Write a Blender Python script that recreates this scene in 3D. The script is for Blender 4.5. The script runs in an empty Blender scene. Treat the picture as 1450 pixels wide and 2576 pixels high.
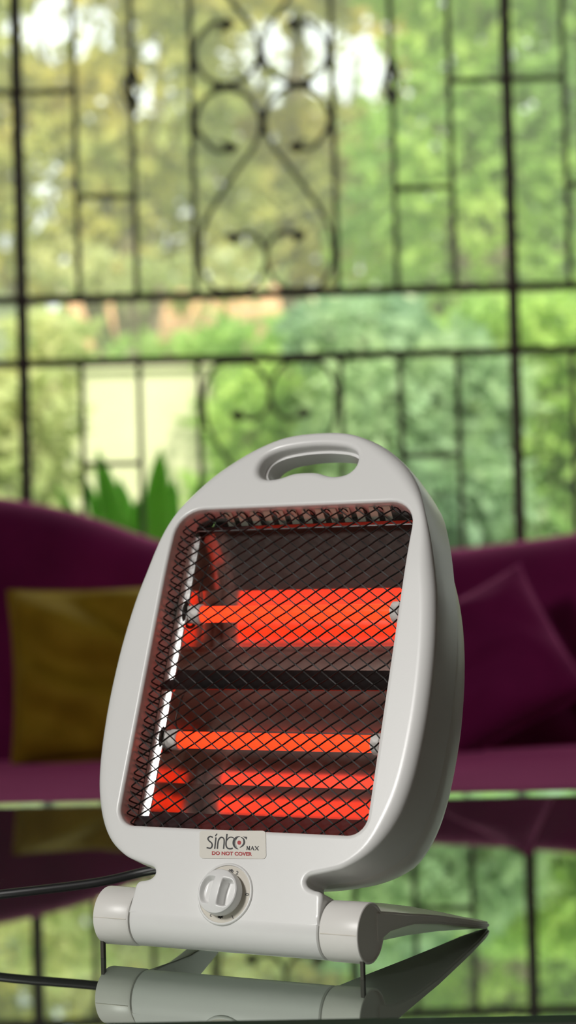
import bpy, bmesh, math, random
from math import sin, cos, pi, radians, sqrt, degrees, tan
from mathutils import Vector, Matrix, noise
from mathutils.geometry import delaunay_2d_cdt
random.seed(7)
S = bpy.context.scene
COL = S.collection
T = 0.45                     # table top height

# ------------------------------------------------------------------ camera
FPX, PITCH, ROLL, CH = 5136.0, radians(1.3173), radians(1.55), 0.28242
cd = bpy.data.cameras.new('camera'); cam = bpy.data.objects.new('camera', cd); COL.objects.link(cam)
cd.sensor_fit = 'VERTICAL'; cd.sensor_height = 36.0; cd.sensor_width = 36.0 * 1450 / 2576
cd.lens = FPX * 36.0 / 2576
_r0, _u0 = Vector((1, 0, 0)), Vector((0, -sin(PITCH), cos(PITCH)))
_f = Vector((0, cos(PITCH), sin(PITCH)))
_R = _r0 * cos(ROLL) - _u0 * sin(ROLL); _U = _r0 * sin(ROLL) + _u0 * cos(ROLL)
CAM = Vector((0, 0, T + CH))
m = Matrix.Identity(4)
for i in range(3):
    m[i][0] = _R[i]; m[i][1] = _U[i]; m[i][2] = -_f[i]; m[i][3] = CAM[i]
cam.matrix_world = m
cd.clip_start = 0.02; cd.clip_end = 200
cd.dof.use_dof = True; cd.dof.focus_distance = 1.435; cd.dof.aperture_fstop = cd.lens / 12.5
S.camera = cam

# ------------------------------------------------------------------ world, sun, window light, exposure
w = bpy.data.worlds.new('sky'); S.world = w; w.use_nodes = True
bg = w.node_tree.nodes['Background']; bg.inputs[0].default_value = (0.90, 1.0, 0.86, 1); bg.inputs[1].default_value = 2.2
sd = bpy.data.lights.new('sun', 'SUN'); sun = bpy.data.objects.new('sun', sd); COL.objects.link(sun)
sd.energy = 6.5; sd.angle = radians(3); sd.color = (1.0, 0.95, 0.82)
sun.rotation_euler = Vector((0.15, -0.75, 0.80)).to_track_quat('Z', 'Y').to_euler()
ad = bpy.data.lights.new('window_daylight', 'AREA'); al = bpy.data.objects.new('window_daylight', ad); COL.objects.link(al)
ad.shape = 'RECTANGLE'; ad.size = 0.60; ad.size_y = 0.56; ad.energy = 86; ad.color = (1.0, 0.98, 0.95)
al.location = (-1.70, -0.34, 2.0)
al.rotation_euler = Vector((-1, 0, 0)).to_track_quat('Z', 'Y').to_euler()
S.view_settings.view_transform = 'Standard'; S.view_settings.look = 'None'
S.view_settings.exposure = 0.0; S.view_settings.gamma = 1.0; S.view_settings.use_curve_mapping = False
S.cycles.max_bounces = 10; S.cycles.glossy_bounces = 6; S.cycles.transparent_max_bounces = 8

# ------------------------------------------------------------------ pixel helper (direction only, depth given)
def ray(x, y):
    a = x - 725; b = 1288 - y
    return _R * (a / FPX) + _U * (b / FPX) + _f
def at(x, y, Y):
    d = ray(x, y); return CAM + d * (Y / d.y)
def px(P):
    d = Vector(P) - CAM; z = d.dot(_f)
    if z < .1: return (-9999, -9999)
    return 725 + FPX * d.dot(_R) / z, 1288 - FPX * d.dot(_U) / z

# ------------------------------------------------------------------ materials
MATS = {}
def mat(name, color, rough=0.5, metal=0.0, spec=0.5, **kw):
    m = bpy.data.materials.new(name); m.use_nodes = True
    b = m.node_tree.nodes['Principled BSDF']
    b.inputs['Base Color'].default_value = (*color, 1); b.inputs['Roughness'].default_value = rough
    b.inputs['Metallic'].default_value = metal; b.inputs['Specular IOR Level'].default_value = spec
    for k, v in kw.items():
        b.inputs[k.replace('_', ' ')].default_value = v
    MATS[name] = m; return m
def tex_noise(m, scale, detail=3, rough=.5, coord='Object'):
    nt = m.node_tree; tc = nt.nodes.new('ShaderNodeTexCoord'); n = nt.nodes.new('ShaderNodeTexNoise')
    n.inputs['Scale'].default_value = scale; n.inputs['Detail'].default_value = detail; n.inputs['Roughness'].default_value = rough
    nt.links.new(tc.outputs[coord], n.inputs['Vector']); return n
def ramp(m, n, stops, target='Base Color'):
    nt = m.node_tree; r = nt.nodes.new('ShaderNodeValToRGB')
    e = r.color_ramp.elements
    while len(e) < len(stops): e.new(.5)
    for el, (p, c) in zip(e, stops): el.position = p; el.color = (*c, 1)
    nt.links.new(n.outputs['Fac'], r.inputs['Fac'])
    b = nt.nodes['Principled BSDF']
    nt.links.new(r.outputs['Color'], b.inputs[target]); return r
def bump(m, n, strength, dist):
    nt = m.node_tree; bp = nt.nodes.new('ShaderNodeBump'); bp.inputs['Strength'].default_value = strength; bp.inputs['Distance'].default_value = dist
    nt.links.new(n.outputs['Fac'], bp.inputs['Height']); nt.links.new(bp.outputs['Normal'], nt.nodes['Principled BSDF'].inputs['Normal'])

M_PL = mat('white_plastic', (.80, .80, .785), .30, spec=.5)
n = tex_noise(M_PL, 900, 2); bump(M_PL, n, .06, .0004)
M_PL2 = mat('warm_white_plastic', (.80, .785, .75), .36, spec=.5)
n = tex_noise(M_PL2, 700, 2); bump(M_PL2, n, .08, .0004)
M_KNOB = mat('knob_plastic', (.82, .82, .81), .28)
M_DIAL = mat('dial_cream', (.72, .68, .60), .45)
M_SLAT = mat('slot_light_grey', (.50, .50, .40), .3)  # pale colour imitates light coming through the top plate slots
M_FOOT = mat('brown_rubber', (.045, .04, .03), .6)
M_STICK = mat('sticker_film', (.70, .67, .60), .38)
M_INK = mat('black_ink', (.012, .012, .014), .5)
M_RED = mat('red_ink', (.42, .015, .02), .5)
M_WIRE = mat('dark_wire', (.009, .007, .006), .5, spec=.25)
M_REFL = mat('reflector_steel', (.62, .56, .52), .15, metal=.93)
n = tex_noise(M_REFL, 60, 4); ramp(M_REFL, n, [(.3, (.62, .55, .51)), (.7, (.74, .67, .62))])
M_CHROME = mat('bright_steel', (.82, .81, .80), .16, metal=1.0)
M_DARKMET = mat('dark_steel', (.10, .095, .095), .22, metal=.9)
M_BLKMET = mat('black_painted_steel', (.03, .03, .032), .38, spec=.4)
M_CERAM = mat('ceramic', (.72, .69, .66), .45)
M_CLIP = mat('clip_steel', (.05, .045, .04), .4, metal=.7)
M_CORD = mat('black_rubber', (.012, .012, .013), .42)
M_TUBE = bpy.data.materials.new('glowing_quartz'); M_TUBE.use_nodes = True
b = M_TUBE.node_tree.nodes['Principled BSDF']
b.inputs['Base Color'].default_value = (.35, .05, .02, 1); b.inputs['Roughness'].default_value = .15
b.inputs['Emission Color'].default_value = (1.0, .036, .007, 1); b.inputs['Emission Strength'].default_value = 2.1
M_IRON = mat('brown_iron', (.032, .022, .019), .6)
n = tex_noise(M_IRON, 40, 3); ramp(M_IRON, n, [(.3, (.040, .024, .020)), (.75, (.070, .046, .038))])
M_IRON2 = mat('garden_lit_iron', (.085, .08, .062), .6)  # paler than the frame iron, garden light on the thin bars painted in
M_VELV = mat('purple_velvet', (.12, .008, .055), .8, spec=.1)
bv = M_VELV.node_tree.nodes['Principled BSDF']
bv.inputs['Sheen Weight'].default_value = 1.0; bv.inputs['Sheen Roughness'].default_value = .32; bv.inputs['Sheen Tint'].default_value = (1, .22, .54, 1)
n = tex_noise(M_VELV, 6, 4); ramp(M_VELV, n, [(.3, (.15, .008, .066)), (.7, (.21, .012, .092))])
M_MUST = mat('mustard_velvet', (.17, .10, .008), .75, spec=.15)
bv = M_MUST.node_tree.nodes['Principled BSDF']
bv.inputs['Sheen Weight'].default_value = .25; bv.inputs['Sheen Roughness'].default_value = .4; bv.inputs['Sheen Tint'].default_value = (.9, .7, .2, 1)
n = tex_noise(M_MUST, 9, 4); ramp(M_MUST, n, [(.3, (.30, .18, .010)), (.7, (.44, .28, .02))])
M_WOOD = mat('dark_wood', (.03, .018, .012), .4)
M_FRAME = mat('black_lacquer', (.008, .008, .008), .3)
# table glass: dark backed glass with strong mirror reflection and a trace of dust
M_GLASS = bpy.data.materials.new('dark_mirror_glass'); M_GLASS.use_nodes = True
nt = M_GLASS.node_tree; b = nt.nodes['Principled BSDF']; out = nt.nodes['Material Output']
b.inputs['Base Color'].default_value = (.045, .05, .044, 1); b.inputs['Roughness'].default_value = .6; b.inputs['Specular IOR Level'].default_value = 0
g = nt.nodes.new('ShaderNodeBsdfGlossy'); g.inputs['Color'].default_value = (.90, .98, .90, 1); g.inputs['Roughness'].default_value = .012
mx = nt.nodes.new('ShaderNodeMixShader'); mx.inputs[0].default_value = .61
nt.links.new(b.outputs[0], mx.inputs[1]); nt.links.new(g.outputs[0], mx.inputs[2]); nt.links.new(mx.outputs[0], out.inputs[0])
M_BEVEL = bpy.data.materials.new('green_glass_edge'); M_BEVEL.use_nodes = True
nt = M_BEVEL.node_tree; b = nt.nodes['Principled BSDF']; out = nt.nodes['Material Output']
b.inputs['Base Color'].default_value = (.035, .07, .05, 1); b.inputs['Roughness'].default_value = .3
g = nt.nodes.new('ShaderNodeBsdfGlossy'); g.inputs['Color'].default_value = (.78, .98, .92, 1); g.inputs['Roughness'].default_value = .05
mx = nt.nodes.new('ShaderNodeMixShader'); mx.inputs[0].default_value = .6
nt.links.new(b.outputs[0], mx.inputs[1]); nt.links.new(g.outputs[0], mx.inputs[2]); nt.links.new(mx.outputs[0], out.inputs[0])
M_WALL = mat('brown_plaster', (.07, .055, .045), .9, spec=.1)
n = tex_noise(M_WALL, 3, 5); ramp(M_WALL, n, [(.3, (.055, .042, .034)), (.7, (.085, .066, .053))])
M_CEIL = mat('ceiling_paint', (.13, .115, .10), .9, spec=.1)
M_FLOOR = mat('floor_tile', (.16, .13, .11), .35)
n = tex_noise(M_FLOOR, 4, 5); ramp(M_FLOOR, n, [(.3, (.07, .055, .045)), (.7, (.11, .09, .075))])
M_LAWN = mat('lawn', (.15, .25, .06), .9, spec=.1)
n = tex_noise(M_LAWN, 3, 6); ramp(M_LAWN, n, [(.3, (.13, .24, .06)), (.7, (.36, .42, .16))])
M_CREAM = mat('cream_render', (.72, .70, .46), .9, spec=.1)
n = tex_noise(M_CREAM, 2.5, 5); ramp(M_CREAM, n, [(.3, (.52, .54, .31)), (.7, (.66, .65, .42))])
M_WHITEW = mat('white_render', (.78, .82, .74), .9, spec=.1)
M_TERRA = mat('terracotta', (.62, .33, .14), .8, spec=.2)
n = tex_noise(M_TERRA, 4, 5); ramp(M_TERRA, n, [(.3, (.52, .27, .12)), (.7, (.75, .44, .19))])
M_TAN = mat('tan_render', (.52, .42, .25), .9, spec=.1)
M_BARK = mat('bark', (.22, .19, .12), .9, spec=.1)
M_HILL = mat('far_slope_green', (.22, .32, .13), 1, spec=0)
n = tex_noise(M_HILL, .9, 6); ramp(M_HILL, n, [(.3, (.32, .42, .22)), (.55, (.44, .52, .26)), (.75, (.58, .56, .30))])
def leafmat(name, stops, scale=1.4):
    m = bpy.data.materials.new(name); m.use_nodes = True; nt = m.node_tree
    b = nt.nodes['Principled BSDF']; b.inputs['Roughness'].default_value = .6; b.inputs['Specular IOR Level'].default_value = .25
    n = tex_noise(m, scale, 5, .6); r = ramp(m, n, stops)
    tr = nt.nodes.new('ShaderNodeBsdfTranslucent'); mx = nt.nodes.new('ShaderNodeMixShader'); mx.inputs[0].default_value = .5
    nt.links.new(r.outputs['Color'], tr.inputs['Color'])
    nt.links.new(b.outputs[0], mx.inputs[1]); nt.links.new(tr.outputs[0], mx.inputs[2]); nt.links.new(mx.outputs[0], nt.nodes['Material Output'].inputs[0])
    return m
L_OLIVE = leafmat('olive_leaves', [(.30, (.30, .37, .10)), (.46, (.48, .52, .15)), (.60, (.66, .58, .14)), (.75, (.85, .62, .16))])
L_GREEN = leafmat('green_leaves', [(.30, (.22, .40, .13)), (.50, (.38, .58, .14)), (.70, (.58, .72, .16))])
L_BLUE = leafmat('blue_green_leaves', [(.30, (.22, .38, .25)), (.50, (.34, .50, .27)), (.70, (.52, .66, .28))])
L_YEL = leafmat('yellow_leaves', [(.30, (.36, .46, .18)), (.50, (.54, .60, .26)), (.70, (.74, .66, .32))])
L_STRAP = leafmat('strap_leaves', [(.3, (.24, .55, .10)), (.55, (.34, .64, .14)), (.75, (.5, .74, .2))], 4)

# ------------------------------------------------------------------ object helpers
def obj(name, verts, faces, material, parent=None, smooth=False, angle=None):
    me = bpy.data.meshes.new(name); me.from_pydata([tuple(v) for v in verts], [], faces); me.validate(); me.update()
    bm = bmesh.new(); bm.from_mesh(me); bmesh.ops.recalc_face_normals(bm, faces=bm.faces); bm.to_mesh(me); bm.free()
    if smooth:
        me.polygons.foreach_set('use_smooth', [True] * len(me.polygons))
        if angle: me.set_sharp_from_angle(angle=radians(angle))
    if material: me.materials.append(material)
    o = bpy.data.objects.new(name, me); COL.objects.link(o)
    if parent: o.parent = parent
    return o
def thing(name, label, cat, loc=(0, 0, 0), rz=0, group=None):
    o = bpy.data.objects.new(name, None); COL.objects.link(o); o.empty_display_size = .05
    o.location = loc; o.rotation_euler = (0, 0, rz); o['label'] = label; o['category'] = cat
    if group: o['group'] = group
    return o
def tag(o, label, cat, group=None):
    o['label'] = label; o['category'] = cat
    if group: o['group'] = group
    return o
def struct(o): o['kind'] = 'structure'; return o
def boxg(x0, x1, y0, y1, z0, z1):
    v = [(x, y, z) for x in (x0, x1) for y in (y0, y1) for z in (z0, z1)]
    f = [(0, 1, 3, 2), (4, 6, 7, 5), (0, 4, 5, 1), (2, 3, 7, 6), (0, 2, 6, 4), (1, 5, 7, 3)]
    return v, f
def box(name, x0, x1, y0, y1, z0, z1, material, parent=None, bev=0):
    v, f = boxg(x0, x1, y0, y1, z0, z1); o = obj(name, v, f, material, parent)
    if bev:
        bm = bmesh.new(); bm.from_mesh(o.data); bmesh.ops.bevel(bm, geom=bm.edges[:] , offset=bev, segments=3, profile=.6, affect='EDGES'); bm.to_mesh(o.data); bm.free()
        o.data.polygons.foreach_set('use_smooth', [True] * len(o.data.polygons)); o.data.set_sharp_from_angle(angle=radians(40))
    return o
def merge(parts):
    V, F = [], []
    for v, f in parts:
        k = len(V); V += list(v); F += [tuple(i + k for i in q) for q in f]
    return V, F
def tubeg(pts, rad, seg=8, closed=False, flat=None):
    """tube along points; rad float or list; flat=(normal axis, scale) flattens"""
    pts = [Vector(p) for p in pts]; n = len(pts); V, F = [], []
    up = None
    for i, p in enumerate(pts):
        if closed: t = pts[(i + 1) % n] - pts[i - 1]
        else: t = pts[min(i + 1, n - 1)] - pts[max(i - 1, 0)]
        t = t.normalized() if t.length > 1e-9 else Vector((0, 0, 1))
        if up is None:
            a = Vector((0, 0, 1)) if abs(t.z) < .9 else Vector((1, 0, 0))
            up = t.cross(a).normalized()
        else:
            up = (up - t * up.dot(t)); up = up.normalized() if up.length > 1e-6 else t.orthogonal().normalized()
        s = t.cross(up); r = rad[i] if isinstance(rad, (list, tuple)) else rad
        for k in range(seg):
            a = 2 * pi * k / seg; V.append(p + up * (cos(a) * r) + s * (sin(a) * r))
    m = n if closed else n - 1
    for i in range(m):
        for k in range(seg):
            a = i * seg + k; b_ = i * seg + (k + 1) % seg; j = ((i + 1) % n) * seg
            F.append((a, b_, j + (k + 1) % seg, j + k))
    if not closed:
        F.append(tuple(range(seg))); F.append(tuple((n - 1) * seg + k for k in range(seg)))
    return V, F
def smooth_path(P, sub=8, closed=False):
    P = [Vector(p) for p in P]; n = len(P); out = []
    rng = range(n) if closed else range(n - 1)
    for i in rng:
        p0 = P[(i - 1) % n] if closed or i > 0 else P[0] * 2 - P[1]
        p1 = P[i]; p2 = P[(i + 1) % n]
        p3 = P[(i + 2) % n] if closed or i + 2 < n else p2 * 2 - p1
        for k in range(sub):
            t = k / sub
            out.append(.5 * ((2 * p1) + (p2 - p0) * t + (2 * p0 - 5 * p1 + 4 * p2 - p3) * t * t + (3 * p1 - p0 - 3 * p2 + p3) * t ** 3))
    if not closed: out.append(P[-1])
    return out
def inside(p, poly):
    x, y = p; c = False; n = len(poly); j = n - 1
    for i in range(n):
        xi, yi = poly[i][0], poly[i][1]; xj, yj = poly[j][0], poly[j][1]
        if (yi > y) != (yj > y) and x < (xj - xi) * (y - yi) / (yj - yi) + xi: c = not c
        j = i
    return c
def resample(poly, step):
    out = []
    n = len(poly)
    for i in range(n):
        a = Vector(poly[i]); b_ = Vector(poly[(i + 1) % n]); k = max(1, int(round((b_ - a).length / step)))
        for j in range(k): out.append(a.lerp(b_, j / k))
    return out
def normals2(poly, inward=True):
    n = len(poly); area = sum(poly[i][0] * poly[(i + 1) % n][1] - poly[(i + 1) % n][0] * poly[i][1] for i in range(n))
    s = 1 if area > 0 else -1; N = []
    for i in range(n):
        t = (Vector(poly[(i + 1) % n]) - Vector(poly[i - 1])); t = t.normalized() if t.length > 1e-9 else Vector((1, 0))
        N.append(Vector((-t.y, t.x)) * s if inward else Vector((t.y, -t.x)) * s)
    return N
def fill2d(outer, holes, grid):
    """triangulated flat region with inner grid points -> pts, tris, loops index lists"""
    pts = []; edges = []; loops = []
    for lp in [outer] + holes:
        k = len(pts); pts += [Vector((p[0], p[1])) for p in lp]; n = len(lp)
        edges += [(k + i, k + (i + 1) % n) for i in range(n)]; loops.append(list(range(k, k + n)))
    xs = [p[0] for p in outer]; ys = [p[1] for p in outer]
    x = min(xs)
    base = len(pts)
    bnd = pts[:base]
    while x < max(xs):
        y = min(ys)
        while y < max(ys):
            q = (x, y)
            if inside(q, outer) and not any(inside(q, h) for h in holes):
                if min((b_ - Vector(q)).length_squared for b_ in bnd) > (grid * .55) ** 2: pts.append(Vector(q))
            y += grid
        x += grid
    r = delaunay_2d_cdt(pts, edges, [], 0, 1e-9)
    V = r[0]; F = []
    for f in r[2]:
        c = sum((V[i] for i in f), Vector((0, 0))) / len(f)
        if inside(c, outer) and not any(inside(c, h) for h in holes): F.append(tuple(f))
    return V, F
def weld(o, d=1e-5):
    bm = bmesh.new(); bm.from_mesh(o.data); bmesh.ops.remove_doubles(bm, verts=bm.verts, dist=d)
    bmesh.ops.recalc_face_normals(bm, faces=bm.faces); bm.to_mesh(o.data); bm.free()
    o.data.polygons.foreach_set('use_smooth', [True] * len(o.data.polygons))

# ================================================================== ROOM
XL, XR, YB, YF, ZC = -1.75, 2.0, -1.6, 4.60, 2.75
struct(box('floor', XL - .2, XR + .2, YB - .2, YF + .15, -.1, 0, M_FLOOR))
struct(box('ceiling', XL - .2, XR + .2, YB - .2, YF + .35, ZC, ZC + .12, M_CEIL))
ry0, ry1, rz0, rz1 = 3.45, 4.45, .60, 2.30
struct(obj('wall_right', *merge([boxg(XR, XR + .15, YB, ry0, 0, ZC), boxg(XR, XR + .15, ry1, YF, 0, ZC), boxg(XR, XR + .15, ry0, ry1, 0, rz0), boxg(XR, XR + .15, ry0, ry1, rz1, ZC)]), M_WALL))
w3 = struct(obj('window_3', *merge([boxg(XR, XR + .06, ry0, ry0 + .03, rz0, rz1), boxg(XR, XR + .06, ry1 - .03, ry1, rz0, rz1), boxg(XR, XR + .06, ry0 + .03, ry1 - .03, rz0, rz0 + .03), boxg(XR, XR + .06, ry0 + .03, ry1 - .03, rz1 - .03, rz1)]), M_WOOD))
for k in range(1, 6): box('bar', XR + .024, XR + .036, ry0 + (ry1 - ry0) * k / 6 - .006, ry0 + (ry1 - ry0) * k / 6 + .006, rz0 + .03, rz1 - .03, M_WOOD, w3)
struct(box('wall_back', XL, XR, YB - .15, YB, 0, ZC, M_WALL))
# left wall with a small window that lights the heater
wy0, wy1, wz0, wz1 = -.67, -.01, 1.68, 2.32
wl = [boxg(XL - .15, XL, YB, wy0, 0, ZC), boxg(XL - .15, XL, wy1, YF, 0, ZC), boxg(XL - .15, XL, wy0, wy1, 0, wz0), boxg(XL - .15, XL, wy0, wy1, wz1, ZC)]
struct(obj('wall_left', *merge(wl), M_WALL))
wf = struct(obj('window_2', *merge([boxg(XL - .1, XL + .02, wy0, wy0 + .03, wz0, wz1), boxg(XL - .1, XL + .02, wy1 - .03, wy1, wz0, wz1),
        boxg(XL - .1, XL + .02, wy0 + .03, wy1 - .03, wz0, wz0 + .03), boxg(XL - .1, XL + .02, wy0 + .03, wy1 - .03, wz1 - .03, wz1)]), M_WOOD))
# far wall round the wide iron window
PW = 1.10; GX0 = -.583; GXA = GX0 - PW; GXB = GX0 + 2 * PW; GZ0, GZ1 = .235, 2.272
fw = [boxg(XL - .15, GXA, YF - .06, YF + .12, 0, ZC), boxg(GXB, XR + .15, YF - .06, YF + .12, 0, ZC),
      boxg(GXA, GXB, YF - .06, YF + .12, 0, GZ0), boxg(GXA, GXB, YF - .06, YF + .12, GZ1, ZC)]
struct(obj('wall_front', *merge(fw), M_WALL))

# ================================================================== IRON WINDOW
GY = 4.56
win = struct(obj('window_1', *merge([boxg(GXA, GXB, GY - .012, GY + .012, GZ0, GZ0 + .022), boxg(GXA, GXB, GY - .012, GY + .012, GZ1 - .022, GZ1)]), M_IRON))
RZ1, RZ2 = 1.327, 1.184
for z in (RZ1, RZ2):
    o = box('rail', GXA, GXB, GY - .010, GY + .010, z - .0085, z + .0085, M_IRON, win)
for k in range(4):
    x = GX0 + (k - 1) * PW
    o = box('mullion', x - .0115, x + .0115, GY - .012, GY + .013, GZ0 + .02, GZ1 - .02, M_IRON, win)
FR = [v * PW / 1.088 for v in (.127, .255, .387, .701, .833, .961)]
ZM = (RZ1 + RZ2) / 2; ZK = 1.796; ZB = 1.556
PXS = .000888
S_PTS = [(556, 352), (568, 372), (545, 378), (512, 352), (488, 305), (508, 247), (560, 220), (620, 240), (652, 300), (640, 360), (600, 418), (550, 492), (512, 558), (500, 612),
         (503, 672), (533, 722), (590, 739), (642, 716), (668, 655), (652, 606), (620, 588), (592, 598), (590, 615)]
def scroll_path(sx, flip, mid):
    """left S-scroll in (dx from panel centre, z); sx mirrors, flip mirrors about ZM or ZK"""
    P = []
    for (x, y) in S_PTS:
        xx = (x - .028 * (y - 215) - 655) * PXS; z = ZK - (y - 215) * PXS
        P.append((xx * sx, z))
    return P
def flatbar(path, wx, wy):
    """bar of rectangular section along a path in the XZ plane"""
    n = len(path); V, F = [], []
    for i, (x, y, z) in enumerate(path):
        a = Vector(path[min(i + 1, n - 1)]) - Vector(path[max(i - 1, 0)]); a = a.normalized() if a.length > 1e-9 else Vector((0, 0, 1))
        nrm = Vector((-a.z, 0, a.x))
        for s, t in ((1, 1), (1, -1), (-1, -1), (-1, 1)): V.append(Vector((x, y, z)) + nrm * (s * wx) + Vector((0, t * wy, 0)))
    for i in range(n - 1):
        for k in range(4): F.append((i * 4 + k, i * 4 + (k + 1) % 4, i * 4 + 4 + (k + 1) % 4, i * 4 + 4 + k))
    F += [(0, 1, 2, 3), tuple((n - 1) * 4 + k for k in range(4))]
    return V, F
def leafg(c, ang, L=.034, W=.014):
    pr = [(0, 0), (.25, .8), (.5, 1), (.75, .7), (1, 0), (.75, -.55), (.5, -.75), (.25, -.6)]
    V = []
    for t in (-.004, .004):
        for a, b_ in pr:
            q = Matrix.Rotation(ang, 2) @ Vector((a * L - L * .4, b_ * W)); V.append((c[0] + q.x, c[1] + t, c[2] + q.y))
    n = len(pr); F = [tuple(range(n)), tuple(range(n, 2 * n))] + [(i, (i + 1) % n, n + (i + 1) % n, n + i) for i in range(n)]
    return V, F
def basket(zc, h=.092, r=.019):
    parts = []
    for k in range(4):
        P = []
        for i in range(13):
            t = i / 12; a = k * pi / 2 + t * pi * 1.1; rr = .003 + r * sin(pi * t)
            P.append((rr * cos(a), rr * sin(a), zc - h / 2 + h * t))
        parts.append(tubeg(P, .0042, 5))
    for s in (-1, 1): parts.append(boxg(-.009, .009, -.009, .009, zc + s * h / 2 - .006, zc + s * h / 2 + .006))
    return merge(parts)
def make_grille(label):
    g = thing('window_grille', label, 'grille', (0, GY + .004, 0), 0, 'iron scroll grilles in the wide window')
    cx = PW / 2
    def bars(zlo, zhi):
        for x in FR: box('bar', x - .0055, x + .0055, -.0055, .0055, zlo, zhi, M_IRON2, g)
    bars(RZ1, GZ1 - .02); bars(GZ0 + .02, RZ2)
    mz = lambda z: 2 * ZM - z
    for fn in (lambda z: z, mz):
        for z, spans in ((ZK, ((0, FR[0]), (FR[5], PW))), (ZB, ((FR[0], FR[1]), (FR[4], FR[5]))), (2 * ZK - ZB, ((FR[0], FR[1]), (FR[4], FR[5])))):
            zz = fn(z)
            if zz < GZ0 + .03 or zz > GZ1 - .03: continue
            for a, b_ in spans: box('crossbar', a, b_, -.005, .005, zz - .0055, zz + .0055, M_IRON2, g)
        for x in (FR[1], FR[4]):
            V, F = basket(fn(ZK)); V = [(v[0] + x, v[1], v[2]) for v in V]; obj('basket_knot', V, F, M_IRON2, g, True)
        for sx in (1, -1):
            for up_ in (False, True):
                P = scroll_path(sx, 0, 0); Q = []
                for x, z in P:
                    if up_: z = 2 * ZK - z
                    Q.append(Vector((cx + x, 0, fn(z))))
                path = smooth_path(Q, 5)
                V, F = flatbar(path, .0042, .0062)
                sc = obj('scroll', V, F, M_IRON2, g)
                obj('leaf_tip', *leafg((Q[1].x + (.004 * sx), 0, Q[1].z), 0.15 * sx + (0 if sx > 0 else pi)), M_IRON, sc)
                obj('leaf_tip', *leafg((Q[-2].x - .006 * sx, 0, Q[-2].z), pi - .25 * sx if sx > 0 else .25, .036, .013), M_IRON, sc)
        for dx, z in ((-.0845, ZK), (.0845, ZK)):
            box('collar', cx + dx - .026, cx + dx + .026, -.007, .007, fn(z) - .005, fn(z) + .005, M_IRON2, g)
        for dz in (.065, -.082):
            box('collar', cx - .006, cx + .006, -.008, .008, fn(ZK + dz) - .028, fn(ZK + dz) + .028, M_IRON2, g)
            for s in (-1, 1):
                box('collar', cx + s * .155 - .008, cx + s * .155 + .008, -.007, .007, fn(ZK + dz) - .03, fn(ZK + dz) + .03, M_IRON2, g)
        for s in (-1, 1):
            z = fn(RZ1 + .006); box('collar', cx + s * .068 - .034, cx + s * .068 + .034, -.008, .008, z - .007, z + .007, M_IRON2, g)
    return g
def copy_tree(o, parent=None):
    c = o.copy(); COL.objects.link(c); c.parent = parent
    for ch in list(o.children): copy_tree(ch, c)
    return c
g0 = make_grille('dark iron scroll grille directly behind the heater, between the two full mullions')
g0.location.x = GX0
ga = copy_tree(g0); ga.location.x = GX0 - PW; ga['label'] = 'iron scroll grille at the far left, beyond the left mullion'
gb = copy_tree(g0); gb.location.x = GX0 + PW; gb['label'] = 'iron scroll grille at the far right, beyond the right mullion'

# ================================================================== COFFEE TABLE
tb = thing('coffee_table', 'black framed coffee table with a dark mirror glass top under the heater', 'table', (.02, 1.831, 0), radians(-2.3))
HX, HY = .66, .580
def rrect(hx, hy, r, n=8):
    P = []
    for cx_, cy_, a0 in ((hx - r, hy - r, 0), (-hx + r, hy - r, pi / 2), (-hx + r, -hy + r, pi), (hx - r, -hy + r, 1.5 * pi)):
        for k in range(n + 1):
            a = a0 + pi / 2 * k / n; P.append((cx_ + r * cos(a), cy_ + r * sin(a)))
    return P
def slab(loops):
    """stack of (loop, z) rings capped at both ends"""
    V, F = [], []; n = len(loops[0][0])
    for lp, z in loops: V += [(x, y, z) for x, y in lp]
    for i in range(len(loops) - 1):
        for k in range(n): F.append((i * n + k, i * n + (k + 1) % n, (i + 1) * n + (k + 1) % n, (i + 1) * n + k))
    F.append(tuple(range(n))); F.append(tuple((len(loops) - 1) * n + k for k in range(n)))
    return V, F
R1 = rrect(HX - .0075, HY - .0075, .0525); R2 = rrect(HX, HY, .06); R3 = rrect(HX - .012, HY - .012, .05)
obj('glass_top', *slab([(R1, T - .006), (R1, T)]), M_GLASS, tb)
n_ = len(R1)
V = [(x, y, T) for x, y in R1] + [(x, y, T - .0030) for x, y in R2] + [(x, y, T - .011) for x, y in R2] + [(x, y, T - .011) for x, y in R1]
F = []
for i in range(3):
    for k in range(n_): F.append((i * n_ + k, i * n_ + (k + 1) % n_, (i + 1) * n_ + (k + 1) % n_, (i + 1) * n_ + k))
obj('bevelled_edge', V, F, M_BEVEL, tb)
obj('raised_rim', *(lambda a: a)(merge([((lambda v: [(x, y, z) for x, y, z in v])([(-HX + .06, HY - .036, T + .0002), (HX - .06, HY - .036, T + .0002), (HX - .06, HY - .010, T + .0042), (-HX + .06, HY - .010, T + .0042), (-HX + .06, HY - .008, T - .003), (HX - .06, HY - .008, T - .003)]),
        [(0, 1, 2, 3), (3, 2, 5, 4), (0, 3, 4), (1, 5, 2), (0, 4, 5, 1)])])), M_BEVEL, tb)
fr = [boxg(-HX + .012, HX - .012, s * (HY - .024) - .022, s * (HY - .024) + .022, T - .06, T - .0112) for s in (-1, 1)]
for s, q in zip((-1, 1), fr): obj('apron', *q, M_FRAME, tb)
for s in (-1, 1): box('apron', s * (HX - .035) - .022, s * (HX - .035) + .022, -HY + .047, HY - .047, T - .06, T - .0112, M_FRAME, tb)
for sx in (-1, 1):
    for sy in (-1, 1): box('leg', sx * (HX - .04) - .025, sx * (HX - .04) + .025, sy * (HY - .04) - .025, sy * (HY - .04) + .025, 0, T - .06, M_FRAME, tb, .004)

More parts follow.
